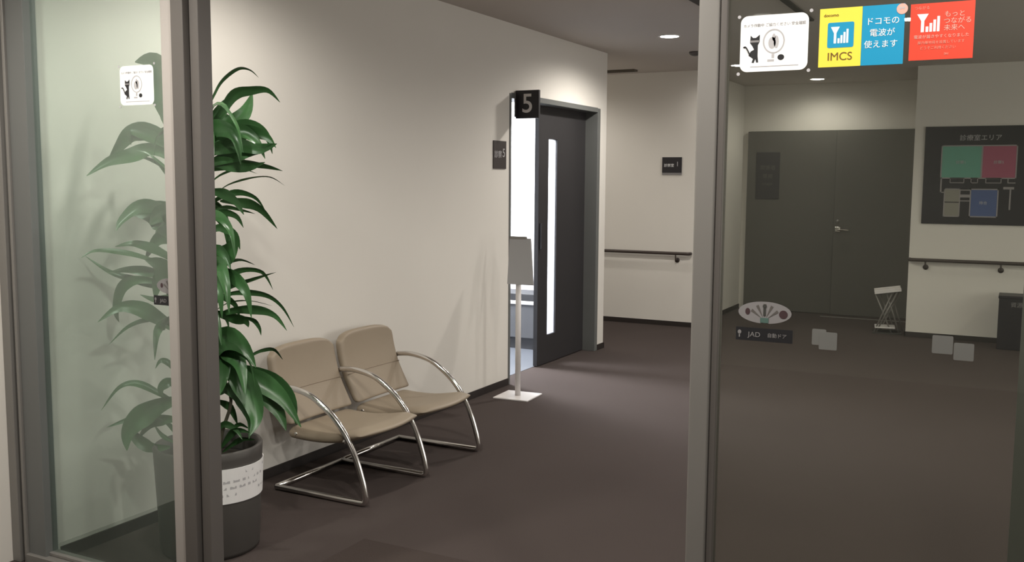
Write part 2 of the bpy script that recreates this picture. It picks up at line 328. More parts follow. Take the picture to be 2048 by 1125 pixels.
# ---------------------------------------------------------------- handrails
def handrail(x0, x1, y, brackets, label, end0=True):
    t = thing('handrail', label, 'handrail', (0, y, 0), group='dark brown wall handrails')
    bm = bmesh.new(); add_tube(bm, fillet([(x0, -0.002, 0.762), (x0, -0.065, 0.762), (x1, -0.065, 0.762), (x1, -0.002, 0.762)], 0.03), 0.017, 14)
    obj('rail', bm, M['rail'], t, smooth=True)
    for bx in brackets:
        bm = bmesh.new(); add_tube(bm, fillet([(bx, -0.065, 0.75), (bx, -0.06, 0.70), (bx, -0.002, 0.69)], 0.02), 0.008, 8)
        add_tube(bm, [(bx, -0.006, 0.69), (bx, 0.0, 0.69)], 0.026, 14)
        obj('bracket', bm, M['rail'], t, smooth=True)
handrail(-4.9, -2.99, YB, (-4.3, -3.13), 'dark handrail under the small square sign on the corridor end wall')
handrail(-0.945, 3.1, YD, (-0.80, -0.15, 1.2), 'dark handrail under the floor map board')

# ---------------------------------------------------------------- signs
t = thing('hanging_number_sign', 'black square sign with a grey 5 jutting out above the doorway', 'sign', (-3.284, 6.34, 2.045))
obj('panel', B(((0.0, -0.012, -0.102), (0.186, 0.012, 0.098))), M['sign'], t, bevel=0.001)
obj('mounting_plate', B(((-0.006, -0.02, -0.09), (0.002, 0.02, 0.09))), M['steel'], t)
text('numeral', '5', 0.19, (0.095, -0.0125, -0.002), M['white_metal'], t, bold=0.0015)
text('numeral', '5', 0.19, (0.095, 0.0125, -0.002), M['ink_grey'], t, rot=(PI/2, 0, PI), bold=0.004)

t = thing('room_sign', 'small upright dark brown plate beside the doorway on the long wall', 'sign', (XL, 6.093, 1.677))
obj('plate', B(((0, -0.093, -0.098), (0.008, 0.093, 0.098))), M['sign_brown'], t, bevel=0.001)
text('lettering', '診察', 0.055, (0.0085, -0.03, 0.0), M['ink_grey'], t, rot=(PI/2, 0, PI/2))
text('lettering', '5', 0.085, (0.0085, 0.055, 0.012), M['ink_grey'], t, rot=(PI/2, 0, PI/2))

t = thing('room_sign', 'small square dark sign above the handrail on the corridor end wall', 'sign', (-3.210, YB, 1.655))
obj('plate', B(((-0.104, -0.009, -0.068), (0.104, 0, 0.090))), M['sign'], t, bevel=0.001)
obj('lower_strip', B(((-0.104, -0.008, -0.09), (0.104, 0, -0.069))), M['ink_dim'], t)
text('lettering', '診察室', 0.036, (-0.03, -0.0095, 0.005), M['white'], t)
text('lettering', '1', 0.068, (0.06, -0.0095, 0.018), M['ink_grey'], t)

# floor map board
t = thing('floor_map_board', 'large black floor map board with green, pink and blue areas', 'sign', (-0.86, YD, 1.112))
W_, H_ = 1.02, 0.92
obj('panel', B(((0, -0.018, 0), (W_, 0, H_))), M['sign'], t, bevel=0.002)
yy = -0.0195
s = 1/223.0   # metres per photographed pixel on this wall, for the drawing on the board
def mp(px, py): return ((px-1850)*s*1.0, (449-py)*s*1.03)
def mrect(a, b): (x0, z1), (x1, z0) = mp(*a), mp(*b); return rect(x0, z0, x1, z1)
obj('map_area', polys([mrect((1885, 290), (1962, 354))], 0.001), M['mapgreen'], t, loc=(0, yy, 0))
obj('map_area', polys([mrect((1963, 290), (2025, 354))], 0.001), M['mappink'], t, loc=(0, yy, 0))
obj('map_area', polys([mrect((1944, 378), (1994, 432))], 0.001), M['mapblue'], t, loc=(0, yy, 0))
obj('map_area', polys([mrect((1894, 378), (1922, 403)), mrect((1894, 405), (1922, 432))], 0.001), M['maptan'], t, loc=(0, yy, 0))
def frame_lines(a, b, k=1.6):
    (x0, y0), (x1, y1) = a, b
    return [mrect((x0, y0), (x1, y0+k)), mrect((x0, y1-k), (x1, y1)), mrect((x0, y0), (x0+k, y1)), mrect((x1-k, y0), (x1, y1))]
Ls = frame_lines((1883, 288), (2027, 356), 2.4)+[mrect((1960, 290), (1963, 354))]
Ls += frame_lines((1942, 376), (1996, 434), 2.4)+frame_lines((1892, 376), (1924, 434), 2.0)
Ls += frame_lines((1902, 354), (1930, 365))+frame_lines((1942, 354), (1956, 365))+frame_lines((1970, 354), (2000, 365))
Ls += [mrect((1884, 354), (1887, 385)), mrect((1884, 383), (1893, 385)), mrect((1924, 378), (1942, 380)), mrect((1924, 388), (1942, 394)), mrect((1924, 400), (1942, 402)),
       mrect((2011, 356), (2013, 364)), mrect((2011, 363), (2026, 365)), mrect((2004, 372), (2024, 377)), mrect((2016, 376), (2019, 418))]
obj('map_lines', polys(Ls, 0.001), M['mapline'], t, loc=(0, yy-0.0012, 0))
def mt(s_, size, px, py, m_):
    x, z = mp(px, py); text('lettering', s_, size, (x, yy-0.0015, z), m_, t)
mt('診療室エリア', 0.060, 1957, 274, M['ink_grey'])
mt('診察1', 0.035, 1922, 323, M['ink_grey']); mt('診察5', 0.035, 1993, 323, M['ink_grey']); mt('待合', 0.035, 1968, 405, M['ink_grey'])

# ---------------------------------------------------------------- room 5 furniture
t = thing('examination_bed', 'low grey bed with dark mattress seen through the open doorway', 'bed', (-4.3, 7.78, 0.003))
obj('side_panel', B(((-0.85, -0.14, 0.10), (0.75, 0.14, 0.40))), M['bed'], t, bevel=0.006)
obj('plinth', B(((-0.82, -0.12, 0), (0.72, 0.13, 0.10))), M['bed_dark'], t)
obj('white_rail', B(((-0.86, -0.148, 0.40), (0.76, 0.14, 0.432))), M['white_metal'], t, bevel=0.003)
obj('mattress', B(((-0.85, -0.14, 0.432), (0.75, 0.14, 0.50))), M['bed_dark'], t, bevel=0.012)
t = thing('panel_light', 'square light panel on the ceiling of the bright side room', 'light', (-4.6, 7.05, CEIL))
obj('diffuser', B(((-0.55, -0.25, -0.03), (0.55, 0.25, -0.02))), M['panel_glow'], t)
obj('housing', B(((-0.58, -0.28, -0.02), (0.58, 0.28, 0))), M['white_metal'], t)

# notice stand by the doorway
t = thing('notice_stand', 'white notice stand with a grey board on a square base', 'stand', (-3.045, 5.93, 0), rz=math.radians(0))
bm = bmesh.new(); add_box(bm, (-0.13, -0.13, 0), (0.13, 0.13, 0.010)); obj('base', bm, M['white_metal'], t, bevel=0.003, rot=(0, 0, math.radians(3)))
bm = bmesh.new(); add_tube(bm, [(0, 0, 0.008), (0, 0, 0.86)], 0.019, 18); add_tube(bm, [(0, 0, 0.86), (0, 0, 0.95)], 0.013, 14); obj('pole', bm, M['white_metal'], t, smooth=True)
bm = bmesh.new(); add_poly(bm, [(-0.065, 0.0), (0.135, 0.0), (0.090, 0.318), (-0.072, 0.318)], 0.012)
obj('board', bm, M['board'], t, loc=(0, -0.045, 0.79), rot=(math.radians(-8), 0, 0), bevel=0.002)
bm = bmesh.new(); add_poly(bm, [(-0.073, 0.312), (0.060, 0.312), (0.055, 0.330), (-0.073, 0.330)], 0.016)
obj('clip', bm, M['steel'], t, loc=(0, -0.047, 0.79), rot=(math.radians(-8), 0, 0))

# ---------------------------------------------------------------- chairs
PROF = [(-3.135, 0.505), (-3.06, 0.512), (-2.985, 0.505), (-2.91, 0.485), (-2.84, 0.445), (-2.775, 0.395), (-2.72, 0.335), (-2.675, 0.262), (-2.640, 0.185), (-2.612, 0.10)]
def make_chair(label):
    t = thing('waiting_chair', label, 'chair', (-2.9, 3.80, 0), group='tan waiting chairs along the wall')
    X0 = -2.9; hw = 0.255; R = 0.0145
    def side(y):
        up_ = smooth_path([(x-X0, y, z) for x, z in PROF], 4)
        low = fillet([(-2.612-X0, y, 0.10), (-2.592-X0, y, R), (-3.13-X0, y, R)], 0.035, 6)
        return up_+low[1:]
    for k, sgn in enumerate((-1, 1)):
        y = sgn*hw
        bm = bmesh.new(); add_tube(bm, side(y), R, 12)
        # upright part of the tube behind the back
        add_tube(bm, fillet([(-3.125-X0, y, 0.505), (-3.155-X0, y*0.97, 0.49), (-3.135-X0, y*0.9, 0.36)], 0.02), 0.010, 10)
        obj('side_frame', bm, M['chrome'], t, smooth=True)
    bm = bmesh.new(); add_tube(bm, [(-3.13-X0, -hw, R), (-3.13-X0, hw, R)], R, 12); obj('floor_bar', bm, M['chrome'], t, smooth=True)
    bm = bmesh.new(); add_tube(bm, [(-3.02-X0, -0.24, 0.285), (-3.02-X0, 0.24, 0.285)], 0.010, 10); obj('cross_bar', bm, M['chrome'], t, smooth=True); bm = bmesh.new(); add_tube(bm, [(-2.72-X0, -hw, 0.29), (-2.72-X0, hw, 0.29)], 0.010, 10)
    obj('cross_bar', bm, M['chrome'], t, smooth=True)
    # seat: padded slab, front edge bowed and rolled down
    bm = bmesh.new(); nx, ny = 14, 10; top = []; bot = []
    def seat_pt(u, v, under):
        front = -2.635+0.040*math.cos((v-0.5)*PI); x = -3.07+(front+3.07)*u; y = (v-0.5)*0.485
        z = 0.318+0.034*u-0.030*math.sin(PI*min(1, u*1.1))*0.6
        edge = min(v, 1-v)*ny; e = max(0, 1-edge)*0.012+max(0, u-0.86)/0.14*0.020
        th = 0.062-0.014*max(0, u-0.7)/0.3
        return (x-X0, y, (z-e) if not under else z-th+0.5*e)
    g = [[[bm.verts.new(seat_pt(i/nx, j/ny, s)) for j in range(ny+1)] for i in range(nx+1)] for s in (0, 1)]
    for s in (0, 1):
        for i in range(nx):
            for j in range(ny): bm.faces.new((g[s][i][j], g[s][i+1][j], g[s][i+1][j+1], g[s][i][j+1]))
    for i in range(nx):
        for j in (0, ny): bm.faces.new((g[0][i][j], g[0][i+1][j], g[1][i+1][j], g[1][i][j]))
    for j in range(ny):
        for i in (0, nx): bm.faces.new((g[0][i][j], g[0][i][j+1], g[1][i][j+1], g[1][i][j]))
    seat = obj('seat', bm, M['leather'], t, smooth=True); sb = seat.modifiers.new('sub', 'SUBSURF'); sb.levels = sb.render_levels = 2
    # backrest: rounded top corners, slight hollow, leaning back, two panels with a seam
    bm = bmesh.new(); nz, ny = 16, 12
    def back_pt(u, v, rear):
        hwid = 0.247*(1 if u < 0.80 else math.sqrt(max(0.0, 1-((u-0.80)/0.20)**2*0.30)))
        y = (v*2-1)*hwid
        z = 0.325+0.365*u - (0.020*(abs(v*2-1))**4 if u > 0.93 else 0); x = -3.045-0.125*u-0.028*math.sin(PI*u) + 0.012*(abs(v*2-1))**2
        seam = 0.006*math.exp(-((u-0.40)/0.022)**2)
        return (x-X0-(0.046 if rear else 0)-(seam if not rear else 0), y, z)
    g = [[[bm.verts.new(back_pt(i/nz, j/ny, s)) for j in range(ny+1)] for i in range(nz+1)] for s in (0, 1)]
    for s in (0, 1):
        for i in range(nz):
            for j in range(ny): bm.faces.new((g[s][i][j], g[s][i+1][j], g[s][i+1][j+1], g[s][i][j+1]))
    for i in range(nz):
        for j in (0, ny): bm.faces.new((g[0][i][j], g[0][i+1][j], g[1][i+1][j], g[1][i][j]))
    for j in range(ny):
        for i in (0, nz): bm.faces.new((g[0][i][j], g[0][i][j+1], g[1][i][j+1], g[1][i][j]))
    back = obj('backrest', bm, M['leather'], t, smooth=True); sb = back.modifiers.new('sub', 'SUBSURF'); sb.levels = sb.render_levels = 2
    u = 0.40; P = []
    for j in range(9): P.append(Vector(back_pt(u, 0.02+0.96*j/8, 0))+Vector((0.0045, 0, 0)))
    bm = bmesh.new(); add_tube(bm, P, 0.0022, 6); obj('seam_piping', bm, M['leather_dark'], back, smooth=True)
    return t
c1 = make_chair('tan chrome-armed waiting chair next to the potted plant')
def dup(root, loc, label, skip=None):
    r = root.copy(); C.objects.link(r); r.location = loc; r['label'] = label
    for ch in list(root.children):
        if ch is skip: continue
        c = ch.copy(); C.objects.link(c); c.parent = r
        for gch in ch.children:
            d = gch.copy(); C.objects.link(d); d.parent = c
    return r
# the two seats are linked: the second one hangs on the first one's far side frame
dup(c1, (-2.90, 4.335, 0), 'tan chrome-armed waiting chair farther from the plant, nearer the doorway', skip=[c for c in c1.children if c.name.startswith('side_frame')][0])

# ---------------------------------------------------------------- potted plant
PX, PY = -2.875, 2.856
pl = thing('potted_plant', 'tall leafy green houseplant in a dark grey planter with white paper band', 'plant', (PX, PY, 0))
def rel(p): return (p[0]-PX, p[1]-PY, p[2])
bm = bmesh.new(); add_lathe(bm, [(0.02, 0.0), (0.185, 0.0), (0.195, 0.02), (0.205, 0.25), (0.212, 0.40), (0.214, 0.428), (0.208, 0.436), (0.196, 0.430), (0.190, 0.39), (0.186, 0.34)], seg=64, close=False)
obj('pot', bm, M['pot'], pl, smooth=True)
bm = bmesh.new(); add_lathe(bm, [(0.19, 0.36), (0.13, 0.368), (0.06, 0.372), (0.01, 0.374)], seg=40); obj('soil', bm, M['soil'], pl, smooth=True)
bm = bmesh.new(); n = 26; a0, a1 = math.radians(-52), math.radians(72); rows = []
for s_, r_ in ((0, 0.0), (1, 0.0035)):
    for z in (0.235, 0.375):
        rr = 0.2045+(z-0.25)*0.047+0.0015+r_; rows.append([bm.verts.new((rr*math.cos(a0+(a1-a0)*k/n), rr*math.sin(a0+(a1-a0)*k/n), z-0.012*k/n)) for k in range(n+1)])
for a, b_ in ((0, 1), (2, 3), (0, 2), (1, 3)):
    for k in range(n): bm.faces.new((rows[a][k], rows[a][k+1], rows[b_][k+1], rows[b_][k]))
pb = obj('paper_band', bm, M['paper'], pl, smooth=False)
pb['label'] = 'white paper band with faint print'
bm = bmesh.new(); random.seed(5)
for row, z in enumerate((0.345, 0.315, 0.29, 0.262)):
    k = 0
    while k < 30:
        ln = random.choice((1, 2, 3)); aa = a0+0.1+(a1-a0-0.2)*k/30; ab = a0+0.1+(a1-a0-0.2)*(k+ln)/30
        rr = 0.2045+(z-0.25)*0.047+0.0058
        if random.random() < 0.55:
            q = [bm.verts.new((rr*math.cos(v), rr*math.sin(v), zz)) for v, zz in ((aa, z), (ab, z), (ab, z+0.010), (aa, z+0.010))]; bm.faces.new(q)
        k += ln+1
obj('printed_pattern', bm, M['ink_grey'], pb)

LEAVES = [
([(-2.868,2.863,1.737),(-2.854,2.905,1.817),(-2.841,2.947,1.888),(-2.813,3.003,1.936),(-2.793,3.052,1.936),(-2.783,3.09,1.909)],0.0136,60),
([(-2.874,2.857,1.649),(-2.822,2.91,1.752),(-2.783,2.949,1.828),(-2.74,2.992,1.847),(-2.692,3.04,1.85),(-2.658,3.074,1.804)],0.0253,30),
([(-2.87,2.861,1.61),(-2.832,2.946,1.688),(-2.8,3.026,1.765),(-2.801,3.073,1.846)],0.0389,10),
([(-2.873,2.858,1.684),(-2.847,2.908,1.739),(-2.824,2.955,1.8),(-2.815,2.988,1.836)],0.0272,20),
([(-2.878,2.853,1.581),(-2.806,2.89,1.65),(-2.722,2.939,1.682),(-2.651,2.975,1.667),(-2.606,2.985,1.62)],0.0331,15),
([(-2.877,2.854,1.61),(-2.805,2.877,1.665),(-2.721,2.911,1.684),(-2.656,2.928,1.645),(-2.609,2.925,1.576)],0.0311,-10),
([(-2.878,2.853,1.542),(-2.787,2.881,1.575),(-2.696,2.909,1.605),(-2.612,2.929,1.618),(-2.55,2.927,1.633)],0.0331,-15),
([(-2.878,2.853,1.552),(-2.797,2.878,1.562),(-2.703,2.915,1.543),(-2.623,2.94,1.563)],0.0292,20),
([(-2.88,2.851,1.571),(-2.802,2.858,1.61),(-2.708,2.882,1.629),(-2.615,2.905,1.61),(-2.545,2.904,1.632)],0.0311,5),
([(-2.879,2.852,1.522),(-2.825,2.906,1.543),(-2.757,2.974,1.558),(-2.703,3.029,1.55),(-2.655,3.078,1.531)],0.0233,40),
([(-2.87,2.861,1.61),(-2.818,2.931,1.687),(-2.759,3.009,1.709),(-2.724,3.062,1.675),(-2.715,3.088,1.6)],0.0272,0),
([(-2.847,2.884,1.424),(-2.827,2.947,1.474),(-2.785,3.031,1.502),(-2.75,3.11,1.507),(-2.727,3.175,1.47)],0.0097,65),
([(-2.873,2.858,1.45),(-2.837,2.918,1.513),(-2.794,2.985,1.538),(-2.758,3.045,1.519)],0.0078,50),
([(-2.877,2.854,1.444),(-2.808,2.886,1.444),(-2.75,2.906,1.412),(-2.709,2.91,1.357)],0.0233,20),
([(-2.827,2.904,1.41),(-2.796,2.983,1.406),(-2.764,3.063,1.376),(-2.738,3.136,1.292)],0.0233,25),
([(-2.875,2.856,1.332),(-2.816,2.891,1.365),(-2.762,2.922,1.352),(-2.731,2.93,1.305)],0.0175,30),
([(-2.875,2.856,1.351),(-2.844,2.934,1.384),(-2.819,3.007,1.373),(-2.8,3.073,1.355)],0.0097,30),
([(-2.879,2.852,1.117),(-2.819,2.888,1.177),(-2.777,2.907,1.227),(-2.749,2.912,1.281)],0.0428,10),
([(-2.874,2.857,1.016),(-2.834,2.915,1.094),(-2.788,2.979,1.131),(-2.741,3.044,1.118),(-2.72,3.082,1.044)],0.0175,40),
([(-2.874,2.857,0.996),(-2.789,2.895,1.068),(-2.705,2.932,1.099),(-2.612,2.979,1.13)],0.0175,45),
([(-2.868,2.863,0.966),(-2.834,2.926,1.028),(-2.792,2.996,1.038),(-2.743,3.074,1.018),(-2.714,3.131,0.966),(-2.695,3.179,0.877)],0.0156,35),
([(-2.869,2.862,0.945),(-2.848,2.954,0.995),(-2.82,3.054,0.995),(-2.789,3.155,0.964)],0.0078,60),
([(-2.869,2.862,0.935),(-2.783,2.913,0.972),(-2.698,2.963,0.976),(-2.633,2.993,0.952),(-2.585,3.006,0.894)],0.0214,20),
([(-2.868,2.863,0.976),(-2.808,2.924,0.944),(-2.767,2.965,0.926),(-2.757,2.974,0.899)],0.0272,30),
([(-2.794,2.938,0.948),(-2.746,2.986,0.929),(-2.728,3.004,0.897),(-2.723,3.009,0.862)],0.0117,30),
([(-2.868,2.863,0.966),(-2.804,2.892,0.946),(-2.776,2.884,0.903)],0.0097,30),
([(-2.891,2.84,0.815),(-2.801,2.873,0.874),(-2.72,2.898,0.837),(-2.658,2.904,0.755)],0.0428,0),
([(-2.884,2.847,0.815),(-2.785,2.894,0.745),(-2.709,2.917,0.647),(-2.666,2.907,0.552),(-2.658,2.862,0.488)],0.0506,0),
([(-2.851,2.88,0.762),(-2.722,2.953,0.7),(-2.618,3.002,0.62),(-2.537,3.026,0.5)],0.0428,-10),
([(-2.824,2.907,0.749),(-2.703,3.005,0.699),(-2.623,3.062,0.607),(-2.597,3.065,0.495)],0.035,10),
([(-2.783,2.949,0.757),(-2.749,3.03,0.794),(-2.732,3.095,0.79),(-2.729,3.145,0.74)],0.0136,40),
([(-2.884,2.847,0.835),(-2.782,2.836,0.765),(-2.728,2.777,0.662)],0.0467,0),
([(-2.86,2.871,0.67),(-2.762,2.922,0.63),(-2.706,2.931,0.542),(-2.695,2.896,0.463)],0.0389,10),
([(-2.838,2.893,0.75),(-2.725,2.969,0.666),(-2.646,3.011,0.563),(-2.605,3.014,0.48)],0.0389,0),
([(-2.844,2.887,0.4),(-2.767,2.894,0.487),(-2.691,2.899,0.487)],0.0175,20),
([(-2.837,2.894,0.388),(-2.771,2.926,0.442),(-2.712,2.949,0.444)],0.0156,30),
([(-2.829,2.902,0.44),(-2.794,2.938,0.499),(-2.762,2.97,0.479)],0.0136,30),
([(-2.864,2.868,0.443),(-2.817,2.877,0.509),(-2.764,2.892,0.496),(-2.726,2.892,0.456)],0.0156,10),
([(-2.87,2.861,1.276),(-2.841,2.914,1.304),(-2.812,2.967,1.273),(-2.81,2.992,1.211)],0.0195,10),
([(-2.878,2.853,1.177),(-2.82,2.864,1.218),(-2.771,2.866,1.2),(-2.733,2.857,1.143)],0.0233,15),
([(-2.871,2.86,1.056),(-2.857,2.922,1.031),(-2.839,2.987,0.984),(-2.849,3.024,0.917)],0.0156,20),
([(-2.873,2.858,1.097),(-2.859,2.929,1.152),(-2.832,3.013,1.168),(-2.817,3.085,1.142)],0.0136,50),
([(-2.875,2.856,1.375),(-2.844,2.922,1.424),(-2.814,2.989,1.444),(-2.783,3.055,1.423),(-2.772,3.101,1.371)],0.0156,30),
([(-2.854,2.877,0.608),(-2.831,2.936,0.567),(-2.828,2.974,0.486)],0.0175,10),
([(-2.84,2.891,0.627),(-2.828,2.95,0.659),(-2.802,3.024,0.637),(-2.775,3.098,0.573)],0.0233,0),
([(-2.878,2.853,0.814),(-2.777,2.86,0.822),(-2.692,2.851,0.771),(-2.634,2.814,0.665)],0.0389,-10),
([(-2.912,2.819,1.277),(-2.961,2.793,1.276),(-3.02,2.758,1.256),(-3.066,2.734,1.177)],0.035,10),
([(-2.918,2.813,0.978),(-2.96,2.77,1.02),(-3.006,2.724,1.022),(-3.045,2.685,1.044)],0.0195,30),
([(-2.95,2.781,0.535),(-2.99,2.74,0.539),(-3.03,2.7,0.522),(-3.064,2.666,0.465)],0.0233,10),
([(-2.912,2.819,1.493),(-2.974,2.804,1.571),(-3.043,2.782,1.639),(-3.08,2.792,1.685)],0.0195,20),
([(-2.914,2.817,1.609),(-2.946,2.784,1.744),(-2.97,2.761,1.876),(-2.994,2.737,1.947),(-3.038,2.692,1.94)],0.0661,0),
([(-2.915,2.816,1.571),(-2.965,2.813,1.707),(-3.006,2.819,1.844),(-3.054,2.818,1.972)],0.0506,10),
([(-2.915,2.816,1.551),(-2.977,2.771,1.628),(-3.037,2.728,1.666),(-3.087,2.695,1.68),(-3.093,2.708,1.627)],0.0272,20),
([(-2.907,2.824,1.571),(-2.999,2.767,1.663),(-3.082,2.719,1.676),(-3.14,2.696,1.623),(-3.197,2.674,1.545)],0.0389,10),
([(-2.907,2.823,1.532),(-2.985,2.727,1.607),(-3.037,2.657,1.583),(-3.087,2.589,1.557),(-3.13,2.528,1.505)],0.0331,20),
([(-2.907,2.824,1.414),(-2.945,2.785,1.473),(-2.995,2.735,1.569),(-3.032,2.698,1.626)],0.0097,50),
([(-2.907,2.823,1.395),(-2.963,2.791,1.512),(-3.033,2.745,1.57),(-3.094,2.707,1.584)],0.0117,40),
([(-2.909,2.822,1.434),(-2.945,2.762,1.521),(-2.983,2.7,1.587),(-3.008,2.651,1.605)],0.0078,50),
([(-2.919,2.812,1.336),(-2.964,2.749,1.376),(-3.019,2.676,1.388),(-3.055,2.622,1.339),(-3.062,2.596,1.297)],0.0292,20),
([(-2.912,2.818,1.257),(-2.98,2.774,1.336),(-3.037,2.74,1.365),(-3.099,2.702,1.359)],0.0623,0),
([(-2.913,2.818,1.217),(-2.934,2.768,1.308),(-2.951,2.723,1.357),(-2.969,2.677,1.32)],0.0661,10),
([(-2.915,2.816,1.138),(-3.002,2.752,1.208),(-3.078,2.698,1.242),(-3.143,2.657,1.23)],0.0214,30),
([(-2.919,2.811,1.098),(-3.007,2.706,1.181),(-3.073,2.621,1.213),(-3.126,2.55,1.221),(-3.154,2.504,1.193)],0.0136,40),
([(-2.92,2.811,1.078),(-3.017,2.737,1.123),(-3.094,2.683,1.14),(-3.163,2.637,1.128)],0.0214,20),
([(-2.92,2.81,1.038),(-3.011,2.755,1.068),(-3.094,2.706,1.098),(-3.177,2.658,1.128),(-3.25,2.604,1.193)],0.0175,30),
([(-2.966,2.764,1.08),(-3.059,2.7,1.101),(-3.12,2.667,1.071),(-3.154,2.661,0.98),(-3.162,2.68,0.927)],0.0233,0),
([(-2.916,2.814,1.038),(-2.951,2.751,1.102),(-2.961,2.713,1.163),(-2.984,2.661,1.185)],0.0467,0),
([(-2.915,2.815,1.098),(-2.958,2.772,1.129),(-2.994,2.736,1.101),(-3.006,2.724,1.022)],0.0389,0),
([(-2.927,2.803,0.874),(-2.979,2.733,0.939),(-3.027,2.667,0.991),(-3.071,2.605,0.999),(-3.116,2.543,0.948)],0.0331,15),
([(-2.962,2.768,0.92),(-3.033,2.72,0.941),(-3.105,2.672,0.912),(-3.167,2.633,0.843)],0.0117,40),
([(-2.944,2.786,0.697),(-2.972,2.758,0.76),(-2.996,2.735,0.778),(-3.011,2.719,0.747)],0.0136,30),
([(-2.949,2.782,0.592),(-2.994,2.736,0.637),(-3.059,2.671,0.69),(-3.107,2.622,0.678),(-3.155,2.574,0.591)],0.0156,35),
([(-2.946,2.785,0.62),(-2.993,2.716,0.6),(-3.039,2.648,0.553),(-3.055,2.611,0.499),(-3.046,2.598,0.439)],0.0467,0),
([(-3.016,2.714,0.572),(-3.079,2.651,0.551),(-3.143,2.586,0.522)],0.0117,30),
([(-2.979,2.752,0.425),(-3.044,2.709,0.426),(-3.098,2.679,0.474),(-3.123,2.678,0.52)],0.0253,10),
([(-2.954,2.776,0.453),(-2.977,2.753,0.513),(-3.013,2.717,0.551)],0.0097,30),
([(-2.962,2.768,0.438),(-2.998,2.732,0.474),(-3.019,2.711,0.521)],0.0097,30),
([(-2.945,2.786,0.657),(-2.974,2.757,0.689),(-2.998,2.732,0.665),(-2.993,2.737,0.624)],0.0214,20),
]
CANES = [([(-2.91, 2.821, 0.345), (-2.94, 2.791, 0.493), (-2.948, 2.783, 0.637), (-2.955, 2.775, 0.819), (-2.948, 2.783, 0.94), (-2.924, 2.807, 1.058), (-2.901, 2.83, 1.177)], 0.015, 0.011),
 ([(-2.899, 2.832, 0.354), (-2.895, 2.836, 0.611), (-2.892, 2.839, 0.916), (-2.889, 2.842, 1.217), (-2.888, 2.842, 1.414), (-2.888, 2.843, 1.65)], 0.016, 0.009),
 ([(-2.856, 2.876, 0.349), (-2.834, 2.897, 0.482), (-2.81, 2.921, 0.604), (-2.838, 2.893, 0.72), (-2.865, 2.866, 0.773)], 0.008, 0.005),
 ([(-2.844, 2.887, 0.36), (-2.845, 2.886, 0.462), (-2.851, 2.88, 0.608), (-2.868, 2.863, 0.732)], 0.007, 0.005),
 ([(-2.895, 2.836, 1.177), (-2.908, 2.822, 1.336), (-2.91, 2.821, 1.65)], 0.012, 0.008),
 ([(-2.895, 2.836, 0.85), (-2.881, 2.85, 0.90), (-2.87, 2.86, 1.02)], 0.009, 0.006)]
for P, r0, r1 in CANES:
    bm = bmesh.new(); add_tube(bm, [Vector(rel(q)) for q in smooth_path(P, 5)], r0, 10, taper=r1); obj('cane', bm, M['cane'], pl, smooth=True)
V = Vector((-0.7095, 0.7047, 0))
def add_leaf(bm, P, hw, tilt):
    path = smooth_path([rel(q) for q in P], 5); n = len(path)-1; rows = []; prev = None
    for i, p in enumerate(path):
        t = (path[min(i+1, n)]-path[max(i-1, 0)]).normalized()
        wv = t.cross(V); wv = wv.normalized() if wv.length > 0.05 else (prev or t.orthogonal())
        if prev is not None and wv.dot(prev) < 0: wv = -wv
        prev = wv.copy()
        wv = Matrix.Rotation(math.radians(tilt), 3, t) @ wv; nn = t.cross(wv).normalized()
        u = i/n; wd_ = hw*(0.16+0.84*min(1, (u/0.42))**0.9) if u < 0.42 else hw*max(0.03, 1-((u-0.42)/0.58)**1.3)
        row = []
        for k, (a, d) in enumerate(((-1, 0.16), (-0.5, 0.03), (0, -0.14), (0.5, 0.03), (1, 0.16))):
            wob = 0.09*math.sin(u*15+k*2.1+hw*900)*abs(a)
            row.append(bm.verts.new(p+wv*a*wd_+nn*(d+wob)*wd_))
        rows.append(row)
    for a, b_ in zip(rows, rows[1:]):
        for k in range(4): bm.faces.new((a[k], a[k+1], b_[k+1], b_[k]))
bm = bmesh.new()
for P, hw, tl in LEAVES: add_leaf(bm, P, hw, tl)
rnd = random.Random(11)
for zc, cx, cy, cnt, L in ((1.62, -2.888, 2.843, 13, 0.34), (1.25, -2.895, 2.836, 10, 0.30), (1.02, -2.87, 2.86, 10, 0.30), (0.75, -2.868, 2.863, 9, 0.30), (0.90, -2.945, 2.785, 7, 0.26)):
    for k in range(cnt):
        # leaves that reach into the room or towards the wall, all round the cane
        a = rnd.choice((math.radians(135), math.radians(-45)))+rnd.uniform(-0.75, 0.75); l = L*rnd.uniform(0.7, 1.0); rise = rnd.uniform(0.05, 0.22)
        dx, dy = math.cos(a), math.sin(a)
        P = [(cx, cy, zc-0.04), (cx+dx*l*0.3, cy+dy*l*0.3, zc+rise*0.7), (cx+dx*l*0.6, cy+dy*l*0.6, zc+rise*0.85), (cx+dx*l*0.9, cy+dy*l*0.9, zc+rise*0.4), (cx+dx*l, cy+dy*l, zc+rise*0.4-0.10)]
        P = [(max(q[0], -3.25), max(q[1], 2.49), q[2]) for q in P]
        add_leaf(bm, P, rnd.uniform(0.022, 0.036), rnd.uniform(-30, 30)+ (90 if rnd.random() < 0.3 else 0))
fo = obj('foliage', bm, M['leaf'], pl, smooth=True)

# ---------------------------------------------------------------- doormat
o = obj('doormat', B(((-2.36, 2.50, 0.0), (-0.80, 3.205, 0.008))), M['mat_brown'], bevel=0.003)
tag(o, 'dark brown flat doormat on the carpet just inside the entrance', 'mat')

